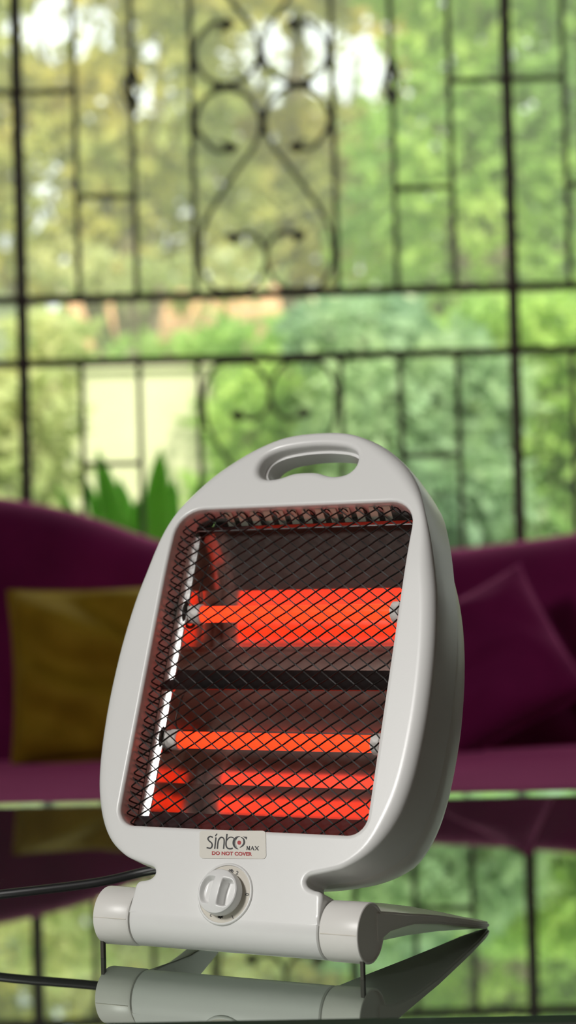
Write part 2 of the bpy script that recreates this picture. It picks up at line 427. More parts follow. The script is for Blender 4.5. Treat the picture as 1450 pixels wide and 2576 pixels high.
# ================================================================== SOFA
def interp(tab, x):
    if x <= tab[0][0]: return tab[0][1]
    for (a, va), (b_, vb) in zip(tab, tab[1:]):
        if x <= b_:
            t = (x - a) / (b_ - a); t = t * t * (3 - 2 * t) if False else t
            return va + (vb - va) * t
    return tab[-1][1]
ZT = [(-1.05, .875), (-.80, .895), (-.573, .872), (-.415, .838), (-.337, .806), (-.235, .764), (-.1, .742), (.1, .735), (.334, .742), (.453, .755), (.572, .766), (.70, .80), (.85, .85), (1.15, .875)]
def ztop(x): return sum(interp(ZT, x + d) for d in (-.06, -.03, 0, .03, .06)) / 5
SX0, SX1 = -.92, 1.02
sofa = thing('sofa', 'purple velvet tufted sofa with a curved back under the iron window', 'sofa', (0, 3.7, 0))
SEATZ = .372
tufts = []
for r_, (fz, off) in enumerate(((.78, 0), (.40, .5))):
    for i in range(-4, 6): tufts.append(((i + off) * .21 + .02, fz))
V, F = [], []; NX = 150
prof = [(.10, .30, 0), (.10, .36, 0)] + [(None, k / 16, 0) for k in range(17)]
nx = NX + 1
rows = []
for i in range(nx):
    x = SX0 + (SX1 - SX0) * i / NX; zt = ztop(x); col = []
    for k in range(25):                      # front face, lower to upper
        t = k / 24; z = .30 + (zt - .10 - .30) * t; y = .115 + .135 * t
        d = 0
        for tx, fz in tufts:
            tz = .30 + (ztop(tx) - .10 - .30) * fz; q = ((x - tx) ** 2 + (z - tz) ** 2)
            d += .034 * math.exp(-q / .0011) + .010 * math.exp(-((x - tx) / .012) ** 2) * math.exp(-((z - tz + .05) / .10) ** 2)
        y += d + .006 * noise.noise((x * 4, z * 4, 1)) - .012 * sin(pi * t)
        col.append((x, y, z))
    yc = .355
    for k in range(1, 12):                   # rounded roll at the top
        a = pi * k / 12; col.append((x, yc - .105 * cos(a), zt - .10 + .10 * sin(a)))
    for k in range(5): col.append((x, .46 + .005 * k / 4, zt - .10 - (zt - .20) * k / 4))
    rows.append(col)
nc = len(rows[0]); V = [p for c in rows for p in c]
for i in range(NX):
    for k in range(nc - 1): F.append((i * nc + k, (i + 1) * nc + k, (i + 1) * nc + k + 1, i * nc + k + 1))
F.append(tuple(range(nc))); F.append(tuple(NX * nc + k for k in range(nc)))
back = obj('backrest', V, F, M_VELV, sofa, True, 60)
for tx, fz in tufts:
    if SX0 + .05 < tx < SX1 - .05:
        tz = .30 + (ztop(tx) - .40) * fz; y = .115 + .135 * fz + .026
        V, F = [], []
        for a in range(5):
            th = a / 4 * pi / 2
            for k in range(10): V.append((tx + .012 * cos(th) * cos(k * pi / 5), y - .006 * sin(th), tz + .012 * cos(th) * sin(k * pi / 5)))
        for a in range(4):
            for k in range(10): F.append((a * 10 + k, a * 10 + (k + 1) % 10, a * 10 + 10 + (k + 1) % 10, a * 10 + 10 + k))
        F.append(tuple(range(10)))
        obj('button', V, F, M_VELV, sofa, True)
def softbox(name, x0, x1, y0, y1, z0, z1, r, material, parent, nx=40, ny=26, puff=.012):
    """rounded upholstered block"""
    V, F = [], []
    rings = []
    def loop(ins, z): 
        return [(max(min(x, 1e9), -1e9), y, z) for x, y in [(px_ + (x0 + x1) / 2, py_ + (y0 + y1) / 2) for px_, py_ in rrect((x1 - x0) / 2 - ins, (y1 - y0) / 2 - ins, max(.02, r * 1.6 - ins), 6)]]
    R = []
    for a in range(7):
        th = pi / 2 * a / 6; R.append(loop(r * (1 - sin(th)) if False else r * (1 - cos(pi / 2 - th)), z0 + r * (1 - cos(th)) if False else z0 + r * (1 - sin(th))))
    R = R[::-1] if False else R
    R = [loop(r * (1 - cos(th)), z0 + r - r * sin(th)) for th in [pi / 2 * (6 - a) / 6 for a in range(7)]]
    R += [loop(r * (1 - cos(th)), z1 - r + r * sin(th)) for th in [pi / 2 * a / 6 for a in range(7)]]
    for s in (.05, .12, .22): R.append(loop(r + s, z1 + puff * s / .22))
    n = len(R[0])
    for q in R: V += q
    for i in range(len(R) - 1):
        for k in range(n): F.append((i * n + k, i * n + (k + 1) % n, (i + 1) * n + (k + 1) % n, (i + 1) * n + k))
    F.append(tuple(range(n))); F.append(tuple((len(R) - 1) * n + k for k in range(n)))
    return obj(name, V, F, material, parent, True, 50)
softbox('seat_cushion', SX0 + .06, .048, -.62, .15, .215, SEATZ, .05, M_VELV, sofa)
softbox('seat_cushion', .052, SX1 - .06, -.62, .15, .215, SEATZ, .05, M_VELV, sofa)
softbox('seat_base', SX0, SX1, -.60, .36, .09, .225, .03, M_VELV, sofa, puff=0)
for s, x in ((-1, SX0), (1, SX1)):
    softbox('armrest', x - .08, x + .08, -.60, .34, .09, .60, .07, M_VELV, sofa, puff=.005)
for x in (SX0 + .03, SX1 - .03):
    for y in (-.55, .28):
        obj('leg', *tubeg([(x, y, 0), (x, y, .05), (x, y, .10)], [.016, .022, .028], 12), M_WOOD, sofa, True, 40)

def cushion(name, w_, h_, th, material, label, seed, wr=.010):
    """square scatter cushion, standing in its own XZ plane, base at z=0"""
    root = thing(name, label, 'cushion')
    N = 36; V, F = [], []
    def P(s, t, side):
        pin = .055
        x = w_ / 2 * s * (1 - pin * (1 - s * s) * 0 - pin * (1 - t * t) * (1 if True else 0) * abs(s) ** 3)
        z = h_ / 2 * t * (1 - pin * (1 - s * s) * abs(t) ** 3)
        q = max(0, (1 - s ** 4)) * max(0, (1 - t ** 4)); d = th * q ** .55
        ang = math.atan2(t, s + .001); rr = sqrt(s * s + t * t)
        wri = wr * (noise.noise((ang * 2.2 + seed, rr * 1.2, seed * 3.1)) * min(1, rr * 1.3)) * q ** .4 + wr * .9 * sin(9 * (s * .55 + t * .85) + 3 * noise.noise((s * 1.2 + seed, t * 1.2, 5))) * q ** .7
        return Vector((x, side * (d + wri * (1 if side < 0 else .3)), z + h_ / 2))
    for side in (-1, 1):
        k0 = len(V)
        for i in range(N + 1):
            for j in range(N + 1): V.append(P(-1 + 2 * i / N, -1 + 2 * j / N, side))
        for i in range(N):
            for j in range(N): F.append((k0 + i * (N + 1) + j, k0 + (i + 1) * (N + 1) + j, k0 + (i + 1) * (N + 1) + j + 1, k0 + i * (N + 1) + j + 1))
    o = obj('cover', V, F, material, root, True); weld(o, .0004)
    E_ = [P(-1 + 2 * k / 20, -1, 0) for k in range(20)] + [P(1, -1 + 2 * k / 20, 0) for k in range(20)] + [P(1 - 2 * k / 20, 1, 0) for k in range(20)] + [P(-1, 1 - 2 * k / 20, 0) for k in range(20)]
    obj('piping', *tubeg(E_, .0045, 6, True), material, root, True)
    return root
c1 = cushion('scatter_cushion', .37, .322, .075, M_MUST, 'mustard yellow velvet cushion leaning on the left of the sofa', 2.3, .020)
c1.location = (-.318, 3.655, SEATZ + .006); c1.rotation_euler = (radians(-14), radians(-1), radians(4))
c2 = cushion('scatter_cushion', .29, .27, .07, M_VELV, 'purple velvet cushion tilted onto its corner on the right of the sofa', 5.1, .006)
c2.location = (.405, 3.64, SEATZ + .045); c2.rotation_euler = (radians(-15), radians(-27), radians(-3))

# ================================================================== HEATER
HXW, HYW, YAW, HZ, TILT, OFF, RB, LH = -.044725, 1.432285, radians(28.666), .028866, radians(22.309), .020045, .0206, .106
ht = thing('quartz_heater', 'white plastic quartz heater with two glowing red tubes standing on the glass table', 'heater', (HXW, HYW, T), -YAW)
def bend(v): return -1.2 * max(0, v - .25) ** 2
def H(u, v, w_=0, bent=True):
    if bent: w_ = w_ + bend(v)
    return Vector((u, v * sin(TILT) - (OFF + w_) * cos(TILT), HZ + v * cos(TILT) + (OFF + w_) * sin(TILT)))
half = [(.0, .3785), (.018, .3775), (.036, .3732), (.060, .3620), (.083, .3430), (.1000, .3190), (.1120, .2910), (.1205, .2610), (.1262, .2350), (.1304, .2000), (.1320, .1624), (.1312, .1314), (.1286, .1040), (.1236, .0820), (.1155, .0640), (.1040, .0498), (.0890, .0398), (.0765, .0358)]
egg_h = [Vector(p) for p in smooth_path([Vector((a, b_, 0)) for a, b_ in half], 4)]
notch = smooth_path([Vector((a, b_, 0)) for a, b_ in [(.0765, .0358), (.0690, .0340), (.0630, .0322), (.0608, .0285), (.0628, .0248), (.0675, .0228), (.0725, .0218), (.0752, .0185), (.0755, .0120)]], 3)
hl = [(p.x, p.y) for p in egg_h[:-1]] + [(p.x, p.y) for p in notch] + [(.0755, .006), (.0755, -.001)]
bot = [(.0755 - .151 * k / 24, -.001) for k in range(1, 24)]
outer = hl + bot + [(-x, y) for x, y in hl[::-1]][:-1]
NO = normals2(outer)
HPTS = [(.0, .3662), (.014, .3655), (.029, .3628), (.0385, .3575), (.042, .35), (-.014, .3655), (-.029, .3628), (-.0385, .3575), (-.042, .35), (.022, .3644), (-.022, .3644), (.007, .366), (-.007, .366)]
def Rv(p):
    x, y = p
    if y < .004: return 0.0
    if y < .04: return .0032
    return .0032 + (.0095 - .0032) * min(1, (y - .04) / .03)
RO = [Rv(p) for p in outer]
def dist_open(p):
    hu, vt, rr = .1005, .3108, .021
    qx = max(abs(p[0]) - (hu - rr), 0); qy = max(p[1] - (vt - rr), 0)
    return sqrt(qx * qx + qy * qy) - rr if p[1] > .20 else .03
RO = [min(RO[i], max(.003, .62 * (dist_open(outer[i]) - .0046))) if outer[i][1] > .004 else 0 for i in range(len(RO))]
for i in range(len(RO)):
    if outer[i][1] > .33: RO[i] = min(RO[i], max(.002, .75 * (min((Vector(outer[i]) - Vector(q)).length for q in HPTS) - .0068)))
for _ in range(3): RO = [(RO[i - 1] + RO[i] + RO[(i + 1) % len(RO)]) / 3 if outer[i][1] > .004 else 0 for i in range(len(RO))]
def rrect2(hu, v0, v1, rb, rtp, n=7):
    P = []
    for cx_, cy_, a0, r in ((hu - rtp, v1 - rtp, 0, rtp), (-hu + rtp, v1 - rtp, pi / 2, rtp), (-hu + rb, v0 + rb, pi, rb), (hu - rb, v0 + rb, 1.5 * pi, rb)):
        for k in range(n + 1):
            a = a0 + pi / 2 * k / n; P.append((cx_ + r * cos(a), cy_ + r * sin(a)))
    return [tuple(p) for p in resample(P, .012)]
OU, OV0, OV1 = .1005, .0618, .3108
opening = rrect2(OU, OV0, OV1, .014, .021)
hh = [(-.0420, .3500), (-.0385, .3575), (-.029, .3628), (-.014, .3655), (.0, .3662)]
hb = [(.0, .3412), (.010, .3405), (.019, .3375), (.027, .3362), (.0355, .3375), (.0410, .3425)]
hole_pts = hh + [(-x, y) for x, y in hh[::-1][1:]] + [(x, y) for x, y in hb[::-1]] + [(-x, y) for x, y in hb[1:]]
handle = [(p.x, p.y) for p in smooth_path([Vector((a, b_, 0)) for a, b_ in hole_pts], 3, True)]
DEPTH = .046
def ring_stack(loop, N_, specs, fn=H):
    """specs: list of (function index -> inset, function -> w)"""
    V, F = [], []; n = len(loop)
    for ins, ww in specs:
        for i, (x, y) in enumerate(loop):
            a = ins(i) if callable(ins) else ins; b_ = ww(i) if callable(ww) else ww
            V.append(fn(x + N_[i].x * a, y + N_[i].y * a, b_))
    for s in range(len(specs) - 1):
        for i in range(n): F.append((s * n + i, s * n + (i + 1) % n, (s + 1) * n + (i + 1) % n, (s + 1) * n + i))
    return V, F
specs = [(lambda i: RO[i] + .0012, 0)]
for a in range(7):
    th = pi / 2 * a / 6
    specs.append((lambda i, th=th: RO[i] * (1 - sin(th)), lambda i, th=th: -RO[i] * (1 - cos(th))))
def depv(y):
    if y < .03: return -.030
    d = .030 + (DEPTH - .030) * min(1, (y - .03) / .03)
    t = max(0, min(1, (y - .315) / .025)); return -(d - .016 * t * t * (3 - 2 * t))
def dep(i): return depv(outer[i][1])
specs += [(0, lambda i: dep(i) * .6), (.0006, dep), (.0030, lambda i: dep(i) - .0004)]
side = ring_stack(outer, NO, specs)
NOP = normals2(opening, inward=False); NHA = normals2(handle, inward=False)
rim = ring_stack(opening, NOP, [(.0034, 0), (.0022, 0), (.0012, -.0004), (.0004, -.0012), (0, -.0025), (0, -.012), (-.0008, -.024)])
han = ring_stack(handle, NHA, [(.0052, 0), (.0040, 0), (.0024, -.0006), (.0010, -.0018), (0, -.0045), (-.0004, -.012), (-.0024, -.0132), (-.0027, -.022), (-.0024, lambda i: depv(handle[i][1]) - .0004)])
fo = [(outer[i][0] + NO[i].x * (RO[i] + .0012), outer[i][1] + NO[i].y * (RO[i] + .0012)) for i in range(len(outer))]
fop = [(opening[i][0] + NOP[i].x * .0034, opening[i][1] + NOP[i].y * .0034) for i in range(len(opening))]
fha = [(handle[i][0] + NHA[i].x * .0052, handle[i][1] + NHA[i].y * .0052) for i in range(len(handle))]
dial_c, DR = (0.0, .0160), .0205
dial = [(dial_c[0] + DR * cos(2 * pi * k / 48), dial_c[1] + DR * sin(2 * pi * k / 48)) for k in range(48)]
FV, FF = fill2d(fo, [fop, fha], .0075)
front = ([H(p.x, p.y, 0) for p in FV], FF)
ob_ = [(outer[i][0] + NO[i].x * .0030, outer[i][1] + NO[i].y * .0030) for i in range(len(outer)) if True]
hb_ = [(handle[i][0] - NHA[i].x * .0024, handle[i][1] - NHA[i].y * .0024) for i in range(len(handle))]
BV, BF = fill2d([(x, y) for (x, y) in ob_], [fop, hb_], .02)
backf = ([H(p.x, p.y, depv(p.y) - .0004) for p in BV], BF)
fh = obj('front_housing', *merge([side, rim, han, front, backf]), M_PL, ht, True)
weld(fh, 2e-6); fh.data.set_sharp_from_angle(angle=radians(50))

# rear shell (bulging back cover)
rear_h = [(.0, .3315), (.03, .3308), (.056, .328), (.076, .3215), (.0915, .3105), (.1035, .2930), (.1130, .2700), (.1195, .2460), (.1245, .2220), (.1280, .1950), (.1300, .1624), (.1292, .1314), (.1266, .1040), (.1216, .0825), (.1136, .0650), (.1020, .0510), (.0870, .0412), (.068, .035), (.040, .031), (.0, .030)]
rh = [(p.x, p.y) for p in smooth_path([Vector((a, b_, 0)) for a, b_ in rear_h], 3)]
rear = rh + [(-x, y) for x, y in rh[::-1]][1:-1]
NR = normals2(rear)
def rw(v, w_):
    t = max(0, min(1, (v - .235) / .095)); k = 1 - .80 * t * t * (3 - 2 * t); b0 = depv(v)
    return b0 + .0005 + (w_ + .0455) * k
rs = [(.0022, -.0400), (.0022, -.0460), (.0006, -.0472), (.0, -.0490), (.0006, -.060), (.0026, -.072), (.0062, -.0815), (.0120, -.0885), (.0200, -.0930), (.030, -.0950)]
V, F = ring_stack(rear, NR, rs, lambda u, v, w_: H(u, v, rw(v, w_)))
inner = [(rear[i][0] + NR[i].x * .030, rear[i][1] + NR[i].y * .030) for i in range(len(rear))]
RV, RF = fill2d(inner, [], .02)
rsh = obj('rear_shell', *merge([(V, F), ([H(p.x, p.y, rw(p.y, -.0950)) for p in RV], RF)]), M_PL2, ht, True); weld(rsh, 2e-6)
for k in range(9):
    vv = .09 + .016 * k; V, F = boxg(-.06, .06, -.0012, .0012, -.0022, .0022)
    obj('rear_vent_slot', [H(x, vv + z, -.0952 + y) for x, y, z in V], F, M_CLIP, rsh)

# interior chassis: reflectors
TV1, TV2, TW = .2355, .1360, -.033
def profile_sheet(name, pts, u0, u1, material, parent, smooth=True, nu=1):
    V, F = [], []; n = len(pts)
    for j in range(nu + 1):
        u = u0 + (u1 - u0) * j / nu
        V += [H(u, v, w_, False) for v, w_ in pts]
    for j in range(nu):
        for i in range(n - 1): F.append((j * n + i, j * n + i + 1, (j + 1) * n + i + 1, (j + 1) * n + i))
    return obj(name, V, F, material, parent, smooth, 25)
UP = [(TV1 - .046, TW + .004)]
for k in range(25):
    x = -.010 + .044 * k / 24; UP.append((TV1 - .006 + x, TW - .030 + 10 * x * x))
UP += [(TV1 + .050, TW - .0125), (.3035, -.034)]
LO = [(TV2 - .050, TW - .024), (TV2 - .024, TW - .034), (TV2 + .020, TW - .040), (TV2 + .036, TW + .010)]
chs = profile_sheet('reflector', UP, -.0985, .0985, M_REFL, ht)
profile_sheet('reflector', LO, -.0985, .0985, M_REFL, ht, False)
profile_sheet('divider_plate', [(TV2 + .036, TW + .010), (TV2 + .0365, TW + .0108), (TV1 - .046, TW + .004)], -.0985, .0985, M_DARKMET, ht, False)
profile_sheet('bottom_lip', [(OV0 - .001, -.004), (OV0 + .001, -.012), (.0800, -.0305), (TV2 - .050, TW - .024)], -.0995, .0995, M_BLKMET, ht, False)
# top plate; pale angled slats stand in for light through its slots
profile_sheet('top_plate', [(.3035, -.034), (.3020, -.026), (.3035, -.0235)], -.0985, .0985, M_DARKMET, ht, False)
profile_sheet('top_plate_lip', [(.3012, -.0262), (.3034, -.0256), (.3040, -.024)], -.0985, .0985, M_CHROME, ht, False)
for k in range(13):
    u = -.069 + k * .0112; V = []
    for du, v_, w_ in ((0, .3052, -.0300), (.0062, .3052, -.0300), (.0100, .3104, -.0120), (.0038, .3104, -.0120)):
        V.append(H(u + du, v_, w_, False))
    V += [p + Vector((0, .0009, 0)) for p in V]
    obj('slot_light_slat', V, [(0, 1, 2, 3), (4, 5, 6, 7), (0, 1, 5, 4), (1, 2, 6, 5), (2, 3, 7, 6), (3, 0, 4, 7)], M_SLAT, ht)
# bright side plates
for s in (-1, 1):
    P = [(s * .1008, -.0205), (s * .1000, -.0245), (s * .0912, -.0258), (s * .0908, -.0272), (s * .0965, -.0300), (s * .0985, -.075)]
    V, F = [], []
    for v_ in (OV0 - .0005, OV1 - .014):
        V += [H(u, v_, w_, False) for u, w_ in P]
    n = len(P); F = [(i, i + 1, n + i + 1, n + i) for i in range(n - 1)]
    sp = obj('side_plate', V, F, M_CHROME, ht, False)
    sp.data.materials.append(M_REFL)
    for i, pl_ in enumerate(sp.data.polygons): pl_.material_index = 1 if i >= 3 else 0
# quartz tubes with ceramic ends and clips
def cyl_u(u0, u1, v_, w_, prof, seg=24):
    """lathe about an axis parallel to u; prof = [(t 0..1, radius)]"""
    V, F = [], []
    for t, r in prof:
        for k in range(seg):
            a = 2 * pi * k / seg; V.append(H(u0 + (u1 - u0) * t, v_ + r * cos(a), w_ + r * sin(a), False))
    n = len(prof)
    for i in range(n - 1):
        for k in range(seg): F.append((i * seg + k, i * seg + (k + 1) % seg, (i + 1) * seg + (k + 1) % seg, (i + 1) * seg + k))
    F += [tuple(range(seg)), tuple((n - 1) * seg + k for k in range(seg))]
    return V, F
for tv in (TV1, TV2):
    tube = obj('quartz_tube', *cyl_u(-.082, .082, tv, TW, [(0, .0062), (1, .0062)]), M_TUBE, ht, True, 50)
    for s in (-1, 1):
        obj('ceramic_end', *cyl_u(s * .0805, s * .0955, tv, TW, [(0, .0070), (.05, .0078), (.45, .0078), (.5, .0070), (.9, .0070), (1, .0055)]), M_CERAM, tube, True, 40)
        C_ = [H(s * .0925, tv + .0098 * cos(a), TW + .0098 * sin(a), False) for a in [radians(40 + 280 * k / 20) for k in range(21)]]
        obj('spring_clip', *tubeg(C_, .0013, 6), M_CLIP, tube, True)
    C_ = [H(-.0830, tv + .006, TW + .002, False), H(-.084, tv + .014, TW + .006, False), H(-.0835, tv + .030, TW + .004, False), H(-.086, tv + .042, TW - .004, False)]
    obj('lead_wire', *tubeg(smooth_path(C_, 5), .0006, 5), M_CLIP, tube, True)

# wire guard: two families of zig-zag wires, turned back behind the lip at the rim
gpoly = rrect2(OU - .0012, OV0 + .0008, OV1 - .0012, .013, .022)
parts = []
DU, DV = .01453, .0101
def wire_run(sgn, c):
    """line v = sgn*(DV/DU)*u + c, clipped to the opening"""
    runs = []; cur = []
    N_ = 500
    for k in range(N_ + 1):
        u = -.105 + .21 * k / N_; v_ = sgn * DV / DU * u + c
        if inside((u, v_), gpoly): cur.append((u, v_))
        elif cur: runs.append(cur); cur = []
    if cur: runs.append(cur)
    return runs
GW = -.0062
for sgn in (-1, 1):
    for k in range(-20, 60):
        c = .0600 + k * DV
        for run in wire_run(sgn, c):
            (ua, va), (ub, vb) = run[0], run[-1]
            if abs(ub - ua) < .002: continue
            n_seg = max(2, int((ub - ua) / (DU / 4)))
            P = []
            da = Vector((ub - ua, vb - va)).normalized()
            P.append(H(ua + .0022, va - sgn * 0, GW - .0135)); P.append(H(ua + .0002, va, GW - .0075)); P.append(H(ua - .0003 + .0004, va, GW - .0022))
            for j in range(n_seg + 1):
                t = j / n_seg; u = ua + (ub - ua) * t; v_ = va + (vb - va) * t
                if j in (0, n_seg): u += .0012 * (1 if j == 0 else -1)
                P.append(H(u, v_, GW + .00035 * sgn * cos(2 * pi * u / (DU)) ))
            P.append(H(ub - .0001, vb, GW - .0022)); P.append(H(ub - .0002, vb, GW - .0075)); P.append(H(ub - .0022, vb, GW - .0135))
            parts.append(tubeg(P, .0006, 4))
obj('wire_guard', *merge(parts), M_WIRE, ht)

# hinge barrel with end caps, feet and legs
def barrel(u0, u1, prof, seg=56):
    V, F = [], []
    for t, r in prof:
        for k in range(seg):
            a = 2 * pi * k / seg; V.append((u0 + (u1 - u0) * t, r * cos(a), HZ + r * sin(a)))
    n = len(prof)
    for i in range(n - 1):
        for k in range(seg): F.append((i * seg + k, i * seg + (k + 1) % seg, (i + 1) * seg + (k + 1) % seg, (i + 1) * seg + k))
    F += [tuple(range(seg)), tuple((n - 1) * seg + k for k in range(seg))]
    return V, F
obj('hinge_barrel', *barrel(-.0755, .0755, [(0, .0170), (0.0001, .0192), (.006, .02005), (.994, .02005), (.9999, .0192), (1, .0170)]), M_PL, ht, True, 40)
for s in (-1, 1):
    ec = obj('end_cap', *barrel(s * .0766, s * LH, [(0, .0170), (.005, .0196), (.05, .0205), (.95, .0207), (.985, .0205), (1, .0199), (1.0, .0190), (.965, .0186), (.965, .004), (.965, .001)]), M_PL2, ht, True, 35)
    V, F = boxg(min(s * .078, s * .105), max(s * .078, s * .105), -.02085, -.0200, HZ + .0016, HZ + .0020)
    obj('mould_line', V, F, M_DIAL, ec)
    obj('foot', *boxg(min(s * .1030, s * .1056), max(s * .1030, s * .1056), -.0120, -.0090, 0, .0125), M_FOOT, ec)
    st = [(.010, (.1058, .042), (.1058, .020), (.074, .010), (.074, .0465)), (.031, (.1065, .038), (.1065, .0255), (.0755, .0095), (.077, .0440)), (.048, (.1072, .0345), (.1072, .0253), (.076, .0096), (.0795, .0408)),
          (.066, (.108, .031), (.108, .0245), (.077, .0095), (.082, .0375)), (.10, (.110, .0245), (.110, .019), (.082, .008), (.0875, .030)), (.14, (.1115, .0155), (.1115, .0105), (.090, .005), (.094, .0195)),
          (.165, (.1123, .0095), (.1123, .0050), (.0965, .0022), (.0985, .0125)), (.182, (.1120, .0058), (.1120, .0012), (.1030, .0004), (.1040, .0080)), (.192, (.1098, .0042), (.1098, .0002), (.1062, .0002), (.1065, .0050))]
    V, F = [], []
    for y, *c4 in st: V += [(s * u, y, z) for u, z in c4]
    for i in range(len(st) - 1):
        for k in range(4): F.append((i * 4 + k, i * 4 + (k + 1) % 4, i * 4 + 4 + (k + 1) % 4, i * 4 + 4 + k))
    F += [(0, 1, 2, 3), tuple((len(st) - 1) * 4 + k for k in range(4))]
    lg = obj('leg', V, F, M_PL2, ht)
    bm = bmesh.new(); bm.from_mesh(lg.data); bmesh.ops.bevel(bm, geom=[e for e in bm.edges if len(e.link_faces) == 2 and e.calc_face_angle(0) > radians(35)], offset=.0012, segments=2, affect='EDGES'); bm.to_mesh(lg.data); bm.free()
    lg.data.polygons.foreach_set('use_smooth', [True] * len(lg.data.polygons)); lg.data.set_sharp_from_angle(angle=radians(45))

# dial plate, knob
def disc(c, r, w0, w1, seg=48):
    V, F = [], []
    for rr, ww in ((r, w0), (r, w1 - .0004), (r - .0005, w1)):
        V += [H(c[0] + rr * cos(2 * pi * k / seg), c[1] + rr * sin(2 * pi * k / seg), ww) for k in range(seg)]
    for i in range(2):
        for k in range(seg): F.append((i * seg + k, i * seg + (k + 1) % seg, (i + 1) * seg + (k + 1) % seg, (i + 1) * seg + k))
    F.append(tuple(2 * seg + k for k in range(seg))); F.append(tuple(range(seg)))
    return V, F
dp = obj('dial_plate', *disc(dial_c, .0200, -.001, .0007), M_DIAL, ht, True, 40)
V, F = [], []; seg = 64
for rr, ww in ((.0200, .0), (.0201, .0011), (.0206, .0014), (.0213, .0012), (.0219, .0002), (.022, -.0005)):
    V += [H(dial_c[0] + rr * cos(2 * pi * k / seg), dial_c[1] + rr * sin(2 * pi * k / seg), ww) for k in range(seg)]
for i in range(5):
    for k in range(seg): F.append((i * seg + k, i * seg + (k + 1) % seg, (i + 1) * seg + (k + 1) % seg, (i + 1) * seg + k))
obj('dial_surround', V, F, M_PL, ht, True)
KR, KW0, KH = .0152, .0045, .0145
kc = (dial_c[0] - .0002, dial_c[1] - .0004)
V, F = [], []; NRg, seg = 40, 96
def smst(a, b_, x):
    t = max(0, min(1, (x - a) / (b_ - a))); return t * t * (3 - 2 * t)
def kheight(x, y):
    r = sqrt(x * x + y * y) / KR
    h = KH * (1 - .22 * r ** 2.6)
    ax = abs(x) / KR; ay = abs(y) / KR
    # scoops both sides of the finger bar
    inn = smst(.20, .30, ax); rim_ = 1 - smst(.80, .92, r); ends = 1 - smst(.48, .66, ay)
    dpth = .0085 * inn * rim_ * ends * (1 - .35 * smst(.4, .8, ax))
    return h - dpth
rot = radians(-6)
for i in range(NRg + 1):
    r = KR * i / NRg
    for k in range(seg):
        a = 2 * pi * k / seg; x, y = r * cos(a), r * sin(a)
        V.append(H(kc[0] + x * cos(rot) - y * sin(rot), kc[1] + x * sin(rot) + y * cos(rot), kheight(x, y)))
for j, (rr, ww) in enumerate(((KR * 1.012, KH * .76), (KR * 1.02, KH * .70), (KR * 1.045, KW0), (KR * 1.03, KW0 - .001), (KR * .6, KW0 - .001))):
    for k in range(seg):
        a = 2 * pi * k / seg; V.append(H(kc[0] + rr * cos(a), kc[1] + rr * sin(a), ww))
for i in range(NRg + 5):
    for k in range(seg): F.append((i * seg + k, i * seg + (k + 1) % seg, (i + 1) * seg + (k + 1) % seg, (i + 1) * seg + k))
kn = obj('knob', V, F, M_KNOB, ht, True); weld(kn, 1e-6)
obj('knob_shaft', *disc(kc, .0085, .0, .0045, 32), M_DIAL, kn)

# ---- printed sticker and marks (traced at 4.83x, mapped to the panel)
def Z2(X, Y): 
    a = (X - 300) / 800; b_ = (Y - 140) / 340
    return (-.0298 + .0531 * a + .0040 * b_, .0601 + .0021 * a - .0200 * b_)
def D2(X, Y):
    a = (X - 300) / 600; b_ = (Y - 600) / 600
    return (-.0244 + .0396 * a + .0070 * b_, .0331 + .0020 * a - .0345 * b_)
def polyface(P, w_): return [H(u, v_, w_) for u, v_ in P], [tuple(range(len(P)))]
def ribbon(P, width, w_, mp, sub=6):
    Q = smooth_path([Vector((x, y, 0)) for x, y in P], sub) if len(P) > 2 else [Vector((x, y, 0)) for x, y in P]
    n = len(Q); V, F = [], []
    for i, q in enumerate(Q):
        t = (Q[min(i + 1, n - 1)] - Q[max(i - 1, 0)]); t = t.normalized() if t.length > 1e-9 else Vector((1, 0, 0))
        wd = width(i / (n - 1)) if callable(width) else width
        nn = Vector((-t.y, t.x, 0)) * wd / 2
        for s in (1, -1):
            u, v_ = mp(q.x + nn.x * s, q.y + nn.y * s); V.append(H(u, v_, w_))
    for i in range(n - 1): F.append((2 * i, 2 * i + 2, 2 * i + 3, 2 * i + 1))
    return V, F
sp_ = resample([(a, b_) for a, b_ in [(x + 707, y + 312) for x, y in rrect(402, 168, 42)]], 60)
SP = [Z2(x, y) for x, y in sp_]
V = [H(u, v_, .0002) for u, v_ in SP] + [H(u, v_, .00045) for u, v_ in SP]; n = len(SP)
stick = obj('sticker', V, [tuple(range(n)), tuple(range(n, 2 * n))] + [(i, (i + 1) % n, n + (i + 1) % n, n + i) for i in range(n)], M_STICK, ht)
stick['label'] = 'cream brand sticker with black and red print'
WS = .0006
ink = [ribbon([(470, 228), (436, 216), (410, 240), (422, 268), (452, 294), (462, 325), (442, 358), (393, 352)], 17, WS, Z2),
       ribbon([(508, 228), (492, 366)], 16, WS, Z2), ribbon([(522, 182), (500, 212)], 13, WS, Z2),
       ribbon([(524, 366), (532, 290), (545, 250), (572, 226), (600, 238), (608, 275), (600, 366)], 16, WS, Z2),
       ribbon([(643, 184), (634, 260), (630, 320), (648, 356), (684, 364), (712, 356)], 17, WS, Z2), ribbon([(640, 262), (668, 230), (700, 224), (728, 238)], 12, WS, Z2),
       ribbon([(800, 214), (760, 226), (728, 262), (724, 312), (748, 352), (778, 368)], lambda t: 5 + 22 * sin(pi * t), WS, Z2),
       ribbon([(805, 220), (842, 246), (850, 290), (830, 326), (796, 350)], lambda t: 4 + 18 * sin(pi * t), WS, Z2),
       ribbon([(772, 222), (750, 262), (748, 310), (764, 350)], 4, WS, Z2)]
V, F = polyface([Z2(828, 216), Z2(886, 220), Z2(880, 256), Z2(862, 234)], WS); ink.append((V, F))
